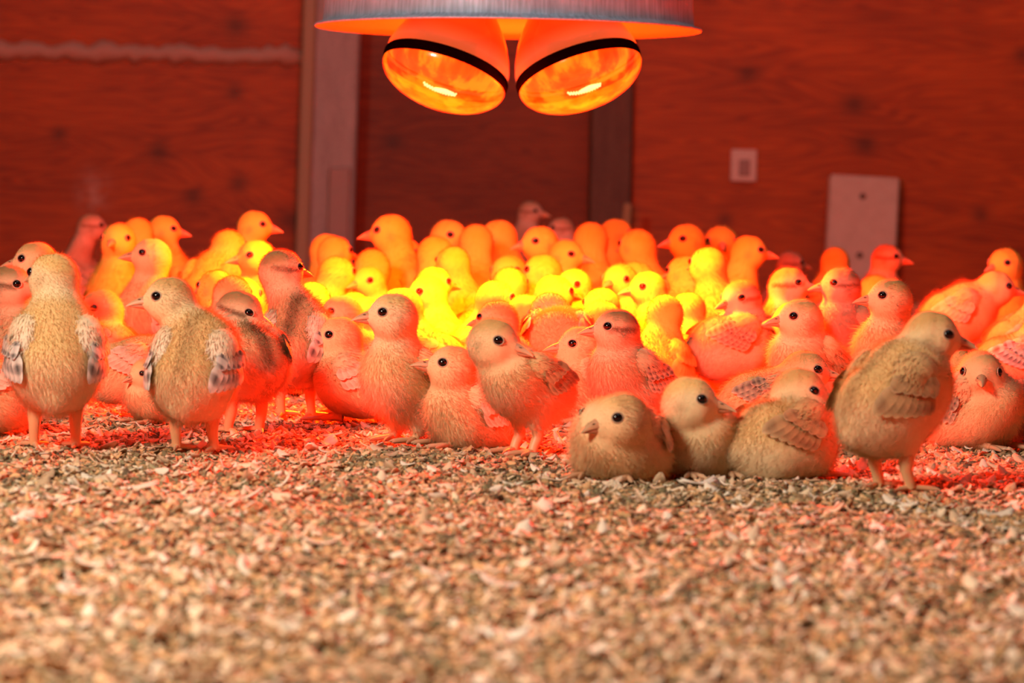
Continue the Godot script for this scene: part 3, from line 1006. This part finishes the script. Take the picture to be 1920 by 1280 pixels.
# one vane with a shaft, a rounded tip and bars of its own colour, laid over the body
func feather(c: Chick, root: Vector3, dir: Vector3, nrm: Vector3, length: float, width: float, lift: float, colors: Array) -> Dictionary:
	var out := arrays()
	var v := PackedVector3Array()
	var nn := PackedVector3Array()
	var cc := PackedColorArray()
	var f := PackedInt32Array()
	var side := dir.cross(nrm).normalized()
	var S := 9
	for i in S + 1:
		var t := float(i) / S
		var w := width * (0.35 + 0.65 * smoothstep(0.0, 0.35, t)) * sqrt(maxf(0.02, 1.0 - pow(t, 5.0)))
		var p := root + dir * length * t
		for k in 3:
			var e := p + side * (k - 1) * w
			var h := c.d(e)
			var floor_ := lift + (0.02 if k == 1 else 0.0)
			var g := c.n(e) if h < 1.5 else nrm
			if h < floor_:
				e += g * (floor_ - h)
			elif h > floor_ + 0.12 and h < 1.5:
				e -= g * (h - floor_ - 0.12) * 0.75
			v.append(e)
			nn.append((g + side * (k - 1) * 0.10).normalized())
			var edge: float = 1.0 if k != 1 else 0.0
			var bar := 0.5 + 0.5 * sin(t * float(colors[3]) + k * 0.7)
			var col: Color = colors[0].lerp(colors[1], smoothstep(0.42, 0.58, bar) * (0.95 - 0.35 * edge))
			col = col.lerp(colors[2], smoothstep(0.86, 1.0, t) * 0.8 + edge * 0.35)
			if k == 1:
				col = col.lerp(colors[1], 0.4)
			cc.append(col)
	for i in S:
		for k in 2:
			var a := i * 3 + k
			f.append_array(PackedInt32Array([a, a + 1, a + 3, a + 1, a + 4, a + 3]))
	out.v = v
	out.n = nn
	out.c = cc
	out.f = f
	return out


func wing(c: Chick, s: float, kind: String, r: RandomNumberGenerator) -> Dictionary:
	var up := Vector3(-c.axis.y, c.axis.x, 0)
	var sh := c.mid + c.axis * c.r * 0.62 + up * c.r * 0.30
	var outw := (Vector3(0, 0, s) + up * 0.80).normalized()
	var w := (-c.axis * 0.95 - up * 0.22).normalized()
	var ctr := c.out_along(sh + w * c.r * 0.52 - up * c.r * 0.3, outw, 5.0)
	var n := c.n(ctr)
	w = (w - n * w.dot(n)).normalized()
	var t := n.cross(w).normalized()
	if t.dot(up) > 0.0:
		t = -t
	var sc := c.r / 2.5 * 1.18
	var skins := {"buff": [Color(0.50, 0.30, 0.13), Color(0.24, 0.125, 0.05), Color(0.68, 0.46, 0.24), 11.0], "barred": [Color(0.86, 0.80, 0.70), Color(0.05, 0.042, 0.042), Color(0.78, 0.74, 0.68), 13.0], "speckled": [Color(0.50, 0.36, 0.22), Color(0.07, 0.045, 0.035), Color(0.66, 0.52, 0.36), 26.0]}
	var colors: Array = skins[kind]
	if c.plumage == 2 and kind == "buff":
		colors = [Color(0.55, 0.36, 0.19), Color(0.25, 0.13, 0.06), Color(0.7, 0.55, 0.36), 15.0]
	if c.plumage == 5:  # wing colours with the same lamp glow painted in
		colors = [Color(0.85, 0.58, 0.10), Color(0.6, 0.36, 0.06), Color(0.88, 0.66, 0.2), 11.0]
	if c.plumage == 3 and kind == "buff":
		colors = [Color(0.78, 0.54, 0.38), Color(0.52, 0.31, 0.2), Color(0.86, 0.70, 0.54), 11.0]
	# the fleshy arm of the wing under short down
	var pad := arrays()
	var v := PackedVector3Array()
	var nn := PackedVector3Array()
	var cc := PackedColorArray()
	var f := PackedInt32Array()
	var nu := 18
	var nv := 9
	for j in nv + 1:
		for i in nu:
			var lon := TAU * i / nu
			var lat := PI / 2 * j / nv
			var e := w * cos(lon) * cos(lat) * 1.35 * sc + t * sin(lon) * cos(lat) * (1.02 - 0.25 * cos(lon)) * sc
			var p := ctr + e
			var g := c.n(p)
			p -= g * (c.d(p) - 0.50 * sin(lat) * sc + 0.05)
			v.append(p)
			nn.append((g * (0.35 + sin(lat)) + e.normalized() * cos(lat)).normalized())
			var base_ := c.tint(c.mid + n * c.r, n)
			cc.append(base_.lerp(colors[0], 0.55 + 0.35 * cos(lon) * cos(lat)))
	for j in nv:
		for i in nu:
			var a := j * nu + i
			var b := j * nu + (i + 1) % nu
			f.append_array(PackedInt32Array([a, b, a + nu, b, b + nu, a + nu]))
	# short down on the arm
	var base_n := v.size()
	for q in 900:
		var k := r.randi() % base_n
		var g2 := nn[k]
		var p2 := v[k] + Vector3(r.randf() - 0.5, r.randf() - 0.5, r.randf() - 0.5) * 0.3
		var dir := (g2 * 0.3 + w * 0.9 + Vector3(r.randf() - 0.5, r.randf() - 0.5, r.randf() - 0.5) * 0.7).normalized()
		var wd := dir.cross(g2).normalized() * 0.03
		var at := v.size()
		v.append_array([p2 - wd, p2 + wd, p2 + dir * (0.25 + 0.25 * r.randf())])
		nn.append_array([g2, g2, g2])
		var cl := cc[k] * (0.85 + 0.3 * r.randf())
		cc.append_array([cl, cl, cl])
		f.append_array([at, at + 1, at + 2])
	pad.v = v
	pad.n = nn
	pad.c = cc
	pad.f = f
	var feathers := []
	# flight feathers fan from the arm's rear edge; a row of coverts overlaps their roots
	for i in 7:
		var u := i / 6.0
		var root := ctr + w * (0.15 + 0.75 * u) * sc + t * (0.85 - 1.25 * u) * sc + n * (0.12 + 0.03 * i)
		var ang := lerpf(0.62, -0.12, u)
		var dir2 := (w * cos(ang) + t * sin(ang)).normalized()
		feathers.append(feather(c, root, dir2, n, lerpf(1.15, 1.75, u) * sc, 0.36 * sc, 0.24 + 0.025 * i, colors))
	for i in 5:
		var u := i / 4.0
		var root := ctr + w * (-0.35 + 0.75 * u) * sc + t * (0.7 - 1.1 * u) * sc + n * 0.42
		var ang := lerpf(0.6, 0.0, u)
		feathers.append(feather(c, root, (w * cos(ang) + t * sin(ang)).normalized(), n, 0.95 * sc, 0.34 * sc, 0.46 + 0.02 * i, [colors[0], colors[1], colors[2], colors[3] * 0.6]))
	return {"pad": pad, "feathers": feathers}


func beak(c: Chick) -> Dictionary:
	var out := arrays()
	var tip := c.out_along(c.head, (c.hf - c.hu * 0.17).normalized(), 4.0)
	var pink := Color(0.58, 0.25, 0.13)
	var horn := Color(0.66, 0.42, 0.22)
	for m in 2:
		var v: PackedVector3Array = out.v
		var nn: PackedVector3Array = out.n
		var cc: PackedColorArray = out.c
		var f: PackedInt32Array = out.f
		var at := v.size()
		var S := 8
		var K := 12
		var len := 1.36 if m == 0 else 1.16
		for i in S + 1:
			var t := float(i) / S
			var ctr := tip + c.hf * (-0.42 + len * t)
			ctr -= c.hu * (-0.04 + 0.30 * t * t if m == 0 else 0.13 + 0.10 * t * t)
			var hgt: float = (0.54 if m == 0 else 0.30) * pow(1.0 - t * 0.96, 0.75)
			var wid: float = (0.47 if m == 0 else 0.38) * pow(1.0 - t * 0.96, 0.70)
			for k in K:
				var a := TAU * k / K
				var y := sin(a) * hgt
				if m == 0 and y < 0.0:
					y *= 0.28
				if m == 1 and y > 0.0:
					y *= 0.2
				v.append(ctr + c.hu * y + c.hr * cos(a) * wid)
				nn.append((c.hu * sin(a) + c.hr * cos(a) + c.hf * 0.3).normalized())
				cc.append(pink.lerp(horn, t) if m == 0 else pink)
		for i in S:
			for k in K:
				var a0 := at + i * K + k
				var a1 := at + i * K + (k + 1) % K
				f.append_array(PackedInt32Array([a0, a0 + K, a1, a1, a0 + K, a1 + K]))
		out.v = v
		out.n = nn
		out.c = cc
		out.f = f
	# nostrils: small dark slits on the upper half
	for s: float in [-1.0, 1.0]:
		var o := tip + c.hf * 0.10 + c.hu * 0.24 + c.hr * s * 0.29
		tube(PackedVector3Array([o - c.hf * 0.1, o, o + c.hf * 0.1]), PackedFloat32Array([0.02, 0.045, 0.02]), 6, out, Color(0.12, 0.05, 0.03), Color(0.12, 0.05, 0.03))
	out.nose = tip
	return out


func leg(c: Chick, s: float) -> Dictionary:
	var out := arrays()
	var top := leg_top(c) + 0.5
	var z := s * 0.46 * c.r
	var skin := Color(0.74, 0.42, 0.20)
	var toe := Color(0.72, 0.44, 0.22)
	var foot := Vector3(0.25, 0.30, z * 1.02)
	var hock := Vector3(-0.12, lerpf(0.3, top, 0.55), z)
	tube(PackedVector3Array([Vector3(0.05, top, z), hock + Vector3(0.0, 0.3, 0), hock, hock - Vector3(0, 0.35, 0), foot.lerp(hock, 0.3), foot, foot - Vector3(0, 0.15, 0)]), PackedFloat32Array([0.50, 0.44, 0.42, 0.37, 0.32, 0.33, 0.2]), 10, out, skin, toe)
	for k in 4:
		var ang: float = [-0.55, 0.0, 0.55, PI + 0.2 * s][k]
		var l: float = [1.5, 1.75, 1.5, 0.8][k]
		var dir := Vector3(cos(ang), 0, sin(ang))
		var e := foot + dir * l
		tube(PackedVector3Array([foot, foot + dir * l * 0.35 + Vector3(0, -0.06, 0), foot + dir * l * 0.7 + Vector3(0, -0.1, 0), Vector3(e.x, 0.16, e.z), Vector3(e.x, 0.10, e.z) + dir * 0.28]), PackedFloat32Array([0.22, 0.17, 0.17, 0.13, 0.02]), 8, out, toe, Color(0.55, 0.36, 0.22))
	return out


# the folded foot of a sitting chick, or one stretched out beside it
func folded_leg(c: Chick, s: float, stretched: bool) -> Dictionary:
	var out := arrays()
	var z := s * c.r * 0.55
	var skin := Color(0.72, 0.40, 0.22)
	var x0 := c.r * 0.5
	var heel := Vector3(x0, 0.35, z)
	var dir := Vector3(1, 0, 0.15 * s)
	if stretched:
		heel = Vector3(c.r * 0.3, 0.5, z * 1.5)
		dir = Vector3(0.9, 0, 0.55 * s).normalized()
	var foot := heel + dir * (1.8 if stretched else 0.9) + Vector3(0, -0.15, 0)
	tube(PackedVector3Array([heel - dir * 0.6, heel, heel.lerp(foot, 0.5), foot]), PackedFloat32Array([0.42, 0.36, 0.28, 0.26]), 10, out, skin, skin)
	for ang in [-0.45, 0.0, 0.45]:
		var d := dir.rotated(Vector3.UP, ang)
		tube(PackedVector3Array([foot, foot + d * 0.6, foot + d * 1.2 - Vector3(0, 0.05, 0), foot + d * 1.55 - Vector3(0, 0.1, 0)]), PackedFloat32Array([0.22, 0.17, 0.14, 0.03]), 8, out, skin, Color(0.6, 0.4, 0.25))
	return out


func ball(center: Vector3, x: Vector3, y: Vector3, z: Vector3, out: Dictionary, col: Color) -> void:
	var v: PackedVector3Array = out.v
	var nn: PackedVector3Array = out.n
	var cc: PackedColorArray = out.c
	var f: PackedInt32Array = out.f
	var at := v.size()
	var A := 16
	var L := 10
	for j in L + 1:
		for i in A:
			var lo := TAU * i / A
			var la := PI * j / L - PI / 2
			var u := Vector3(cos(lo) * cos(la), sin(lo) * cos(la), sin(la))
			v.append(center + x * u.x + y * u.y + z * u.z)
			nn.append((x / x.length_squared() * u.x + y / y.length_squared() * u.y + z / z.length_squared() * u.z).normalized())
			cc.append(col)
	for j in L:
		for i in A:
			var a := at + j * A + i
			var b := at + j * A + (i + 1) % A
			f.append_array(PackedInt32Array([a, a + A, b, b, a + A, b + A]))
	out.v = v
	out.n = nn
	out.c = cc
	out.f = f


func build_job(k: int) -> void:
	var job: Dictionary = jobs[k]
	var row: Array = job.row
	var r: RandomNumberGenerator = job.rng
	var c := shape_of(row)
	var out := {}
	var body := arrays()
	net(c, 0.26, body)
	out.body = body
	var eyes := []
	out.eyes = []
	out.lids = []
	for s: float in [-1.0, 1.0]:
		var dir := (c.hf * 0.60 + c.hu * 0.17 + c.hr * s * 0.86).normalized()
		var p := c.out_along(c.head, dir, 4.0)
		var g := (c.n(p) + c.hr * s * 0.5).normalized()
		var x := (c.hf - g * c.hf.dot(g)).normalized()
		var y := g.cross(x)
		eyes.append(p)
		var e := arrays()
		ball(p - g * 0.02, x * 0.31, y * 0.285, g * 0.23, e, Color(0.006, 0.004, 0.004))
		out.eyes.append(e)
		var lid := arrays()
		var ring := PackedVector3Array()
		var rad := PackedFloat32Array()
		for i in 21:
			var a := TAU * i / 20.0
			ring.append(p + g * 0.015 + x * cos(a) * 0.335 + y * sin(a) * 0.295)
			rad.append(0.05)
		tube(ring, rad, 6, lid, Color(0.52, 0.36, 0.24), Color(0.52, 0.36, 0.24))
		out.lids.append(lid)
	out.beak = beak(c)
	out.down = down(c, body, job.count, r, eyes, out.beak.nose)
	out.wings = [wing(c, -1.0, row[12], r), wing(c, 1.0, row[12], r)]
	out.legs = []
	for s: float in [-1.0, 1.0]:
		out.legs.append(folded_leg(c, s, row[0].contains("leg stretched") and s > 0) if c.sits else leg(c, s))
	built[k] = out


func assemble(k: int, o: Node3D) -> void:
	var d: Dictionary = built[k]
	part("body", committed(d.body), m_skin_down, o)
	part("down", committed(d.down), m_down, o).set_meta("kind", "stuff")
	for i in 2:
		var e := part("eye", committed(d.eyes[i]), m_eye, o)
		part("eyelid", committed(d.lids[i]), m_lid, e)
	part("beak", committed(d.beak), m_horn, o)
	for i in 2:
		var w := part("wing", committed(d.wings[i].pad), m_skin_down, o)
		for q in d.wings[i].feathers:
			part("feather", committed(q), m_feather, w)
	for i in 2:
		part("foot" if jobs[k].row[9] == "sit" else "leg", committed(d.legs[i]), m_horn, o)


func chicks() -> void:
	m_skin_down = vertex_mat(0.95)
	m_down = vertex_mat(0.9)
	m_down.backlight_enabled = true
	m_down.backlight = Color(0.38, 0.38, 0.38).linear_to_srgb()
	m_feather = vertex_mat(0.7)
	m_horn = vertex_mat(0.45)
	m_eye = mat(Color(0.004, 0.003, 0.003), 0.06)
	m_lid = vertex_mat(0.6)
	for row in FLOCK:
		jobs.append({"row": row, "count": DOWN if row[2] > -2.55 else DOWN / 2})
	var first := {}
	for key in MODELS:
		first[key] = jobs.size()
		jobs.append({"row": MODELS[key], "count": DOWN / 3})
	for k in jobs.size():
		var r := RandomNumberGenerator.new()
		r.seed = 100 + k
		jobs[k].rng = r
		built.append(null)
	var id := WorkerThreadPool.add_group_task(build_job, jobs.size())
	WorkerThreadPool.wait_for_group_task_completion(id)
	for k in FLOCK.size():
		var row: Array = FLOCK[k]
		var o := base("chick", Vector3(row[1], 0, row[2]), row[0], "chick", "brooder chicks")
		o.rotation.y = deg_to_rad(row[3])
		o.scale = Vector3.ONE * 0.01 * row[13]
		assemble(k, o)
	# the huddle under the lamp: a few models, copied
	var proto := {}
	for row in HUDDLE:
		var o: Node3D
		if proto.has(row[5]):
			o = proto[row[5]].duplicate()
			o.name = numbered("chick")
			add_child(o)
		else:
			o = base("chick", Vector3.ZERO, "", "chick")
			assemble(first[row[5]], o)
			proto[row[5]] = o
		tag(o, row[0], "chick", "brooder chicks")
		o.position = Vector3(row[1], 0, row[2])
		o.rotation.y = deg_to_rad(row[3])
		o.scale = Vector3.ONE * 0.01 * row[4]

const DOWN := 22000


# ------------------------------------------------------------------ bedding
func height(n: FastNoiseLite, x: float, z: float) -> float:
	return 0.004 * n.get_noise_2d(x * 100.0, z * 100.0) - 0.004


func bedding() -> void:
	var n := FastNoiseLite.new()
	n.seed = 5
	n.frequency = 0.05
	var st := SurfaceTool.new()
	st.begin(Mesh.PRIMITIVE_TRIANGLES)
	var W := 120
	var D := 200
	for j in D + 1:
		for i in W + 1:
			var x := lerpf(-1.84, 1.84, float(i) / W)
			var z := lerpf(0.6, -4.79, float(j) / D)
			st.add_vertex(Vector3(x, height(n, x, z) - 0.001, z))
	for j in D:
		for i in W:
			var a := j * (W + 1) + i
			for v in [a, a + W + 1, a + 1, a + 1, a + W + 1, a + W + 2]:
				st.add_index(v)
	st.generate_normals()
	var ground := mat(Color(1, 1, 1), 1.0)
	var speck := NoiseTexture2D.new()
	speck.width = 512
	speck.height = 512
	speck.seamless = true
	var sn := FastNoiseLite.new()
	sn.seed = 4
	sn.frequency = 0.11
	sn.fractal_octaves = 3
	speck.noise = sn
	var sg := Gradient.new()
	sg.offsets = PackedFloat32Array([0.0, 0.35, 0.6, 1.0])
	sg.colors = PackedColorArray([Color(0.2, 0.15, 0.09), Color(0.42, 0.31, 0.2), Color(0.62, 0.47, 0.33), Color(0.85, 0.72, 0.55)])
	speck.color_ramp = sg
	ground.albedo_texture = speck
	ground.uv1_triplanar = true
	ground.uv1_world_triplanar = true
	ground.uv1_scale = Vector3.ONE * 6.0
	var bed := part("bedding", st.commit(), ground, self)
	bed.set_meta("kind", "stuff")
	tag(bed, "deep layer of crumbled corn cob and wood chip bedding covering the floor", "bedding")
	# crumbs: small angular grains; flakes: thin curled shavings
	var tones := [Color(0.74, 0.43, 0.20), Color(0.86, 0.57, 0.33), Color(0.64, 0.36, 0.17), Color(0.34, 0.22, 0.11), Color(0.38, 0.31, 0.17), Color(0.86, 0.68, 0.45), Color(0.13, 0.09, 0.05), Color(0.74, 0.45, 0.21), Color(0.27, 0.23, 0.12), Color(0.22, 0.18, 0.09), Color(0.42, 0.27, 0.12)]
	scatter(bed, "crumb", grain(3), 120000, 0.0011, 0.0028, n, tones, 0.0)
	scatter(bed, "crumb", grain(8), 90000, 0.0013, 0.0036, n, tones, 0.001)
	scatter(bed, "flake", shaving(4), 16000, 0.0022, 0.0052, n, tones + [Color(0.86, 0.73, 0.56), Color(0.84, 0.66, 0.47)], 0.002)
	scatter(bed, "flake", shaving(6), 7000, 0.0026, 0.0066, n, [Color(0.82, 0.64, 0.44), Color(0.74, 0.52, 0.33), Color(0.88, 0.78, 0.62), Color(0.60, 0.40, 0.24)], 0.003)
	scatter(bed, "crumb", grain(14), 150000, 0.0022, 0.0056, n, tones, 0.001, 1.15)
	scatter(bed, "flake", shaving(15), 26000, 0.003, 0.007, n, tones, 0.002, 1.15)
	# the large pale shavings one can tell apart in the foreground
	var m := [shaving(12), shaving(17), shaving(21)]
	var mats := [mat(Color(0.86, 0.74, 0.58), 0.9), mat(Color(0.82, 0.62, 0.44), 0.9), mat(Color(0.88, 0.80, 0.68), 0.9)]
	for k in 34:
		var z := -lerpf(1.02, 2.0, pow(rng.randf(), 0.8))
		var x := rng.randf_range(-0.17, 0.17) * -z
		var s := part("wood_shaving", m[k % 3], mats[(k / 3) % 3], self, Vector3(x, height(n, x, z) + 0.0045, z))
		s.rotation = Vector3(rng.randf_range(-0.35, 0.35), rng.randf() * TAU, rng.randf_range(-0.3, 0.3))
		s.scale = Vector3.ONE * rng.randf_range(0.0075, 0.0125)
		tag(s, "large pale curled wood shaving lying on the bedding in the foreground", "wood shaving", "large pale shavings on the foreground bedding")


func grain(seed_: int) -> ArrayMesh:
	var r := RandomNumberGenerator.new()
	r.seed = seed_
	var m := SphereMesh.new()
	m.radial_segments = 6
	m.rings = 3
	m.radius = 1.0
	m.height = 2.0
	var a := m.get_mesh_arrays()
	var v: PackedVector3Array = a[Mesh.ARRAY_VERTEX]
	var seen := {}
	for i in v.size():
		var key := Vector3i(v[i] * 50.0)
		if not seen.has(key):
			seen[key] = v[i] * r.randf_range(0.6, 1.25)
		v[i] = seen[key] * Vector3(1.0, 0.6, 0.8)
	var st := SurfaceTool.new()
	st.begin(Mesh.PRIMITIVE_TRIANGLES)
	st.set_smooth_group(-1)
	for i in a[Mesh.ARRAY_INDEX]:
		st.add_vertex(v[i])
	st.generate_normals()
	return st.commit()


func shaving(seed_: int) -> ArrayMesh:
	var r := RandomNumberGenerator.new()
	r.seed = seed_
	var st := SurfaceTool.new()
	st.begin(Mesh.PRIMITIVE_TRIANGLES)
	var bend := r.randf_range(0.04, 0.28)
	var thick := 0.10
	var top := []
	for i in 6:
		var u := lerpf(-1.0, 1.0, i / 5.0)
		var w := 0.55 * sqrt(maxf(0.06, 1.0 - u * u * 0.9)) * r.randf_range(0.75, 1.15)
		top.append([Vector3(u, bend * u * u - bend * 0.4, -w), Vector3(u, bend * u * u - bend * 0.4 + 0.12, r.randf_range(-0.1, 0.1)), Vector3(u, bend * u * u - bend * 0.4 + r.randf_range(-0.1, 0.05), w)])
	for layer in 2:
		for i in 5:
			for k in 2:
				var q := [top[i][k], top[i + 1][k], top[i + 1][k + 1], top[i][k + 1]]
				if layer == 1:
					q.reverse()
				for t in [0, 1, 2, 0, 2, 3]:
					st.add_vertex(q[t] - Vector3(0, thick * layer, 0))
	var rim := []
	for i in 6:
		rim.append(top[i][0])
	for i in 6:
		rim.append(top[5 - i][2])
	for i in 12:
		var p: Vector3 = rim[i]
		var q2: Vector3 = rim[(i + 1) % 12]
		var dn := Vector3(0, -thick, 0)
		for t in [p, p + dn, q2, q2, p + dn, q2 + dn]:
			st.add_vertex(t)
	st.generate_normals()
	return st.commit()


func scatter(parent: Node, called: String, mesh: ArrayMesh, count: int, small: float, big: float, n: FastNoiseLite, tones: Array, lift: float, wide := 0.0) -> void:
	var mm := MultiMesh.new()
	mm.transform_format = MultiMesh.TRANSFORM_3D
	mm.use_colors = true
	mm.mesh = mesh
	mm.instance_count = count
	for i in count:
		# denser towards the viewer, none far behind the huddle
		var z := -lerpf(0.92, 3.5, pow(rng.randf(), 1.25))
		var x := rng.randf_range(-0.20, 0.20) * -z
		if wide > 0.0:      # the floor to both sides and behind, more thinly
			z = -lerpf(0.65, 4.6, rng.randf())
			x = rng.randf_range(-wide, wide)
			if absf(x) < 0.19 * -z and z > -3.3:
				x = (0.19 * -z + rng.randf() * (wide - 0.19 * -z)) * (1.0 if x > 0.0 else -1.0)
		var s := lerpf(small, big, pow(rng.randf(), 2.0))
		var b := Basis(Vector3.UP, rng.randf() * TAU) * Basis(Vector3(rng.randf() - 0.5, 0, rng.randf() - 0.5).normalized(), rng.randf_range(-0.9, 0.9))
		mm.set_instance_transform(i, Transform3D(b.scaled(Vector3(s, s, s)), Vector3(x, height(n, x, z) + lift + rng.randf() * 0.002, z)))
		var c: Color = tones[rng.randi() % tones.size()] * rng.randf_range(0.8, 1.15)
		mm.set_instance_color(i, c)
	var o := MultiMeshInstance3D.new()
	o.name = called
	o.multimesh = mm
	o.material_override = vertex_mat(0.95)
	parent.add_child(o, true)
	o.set_meta("kind", "stuff")
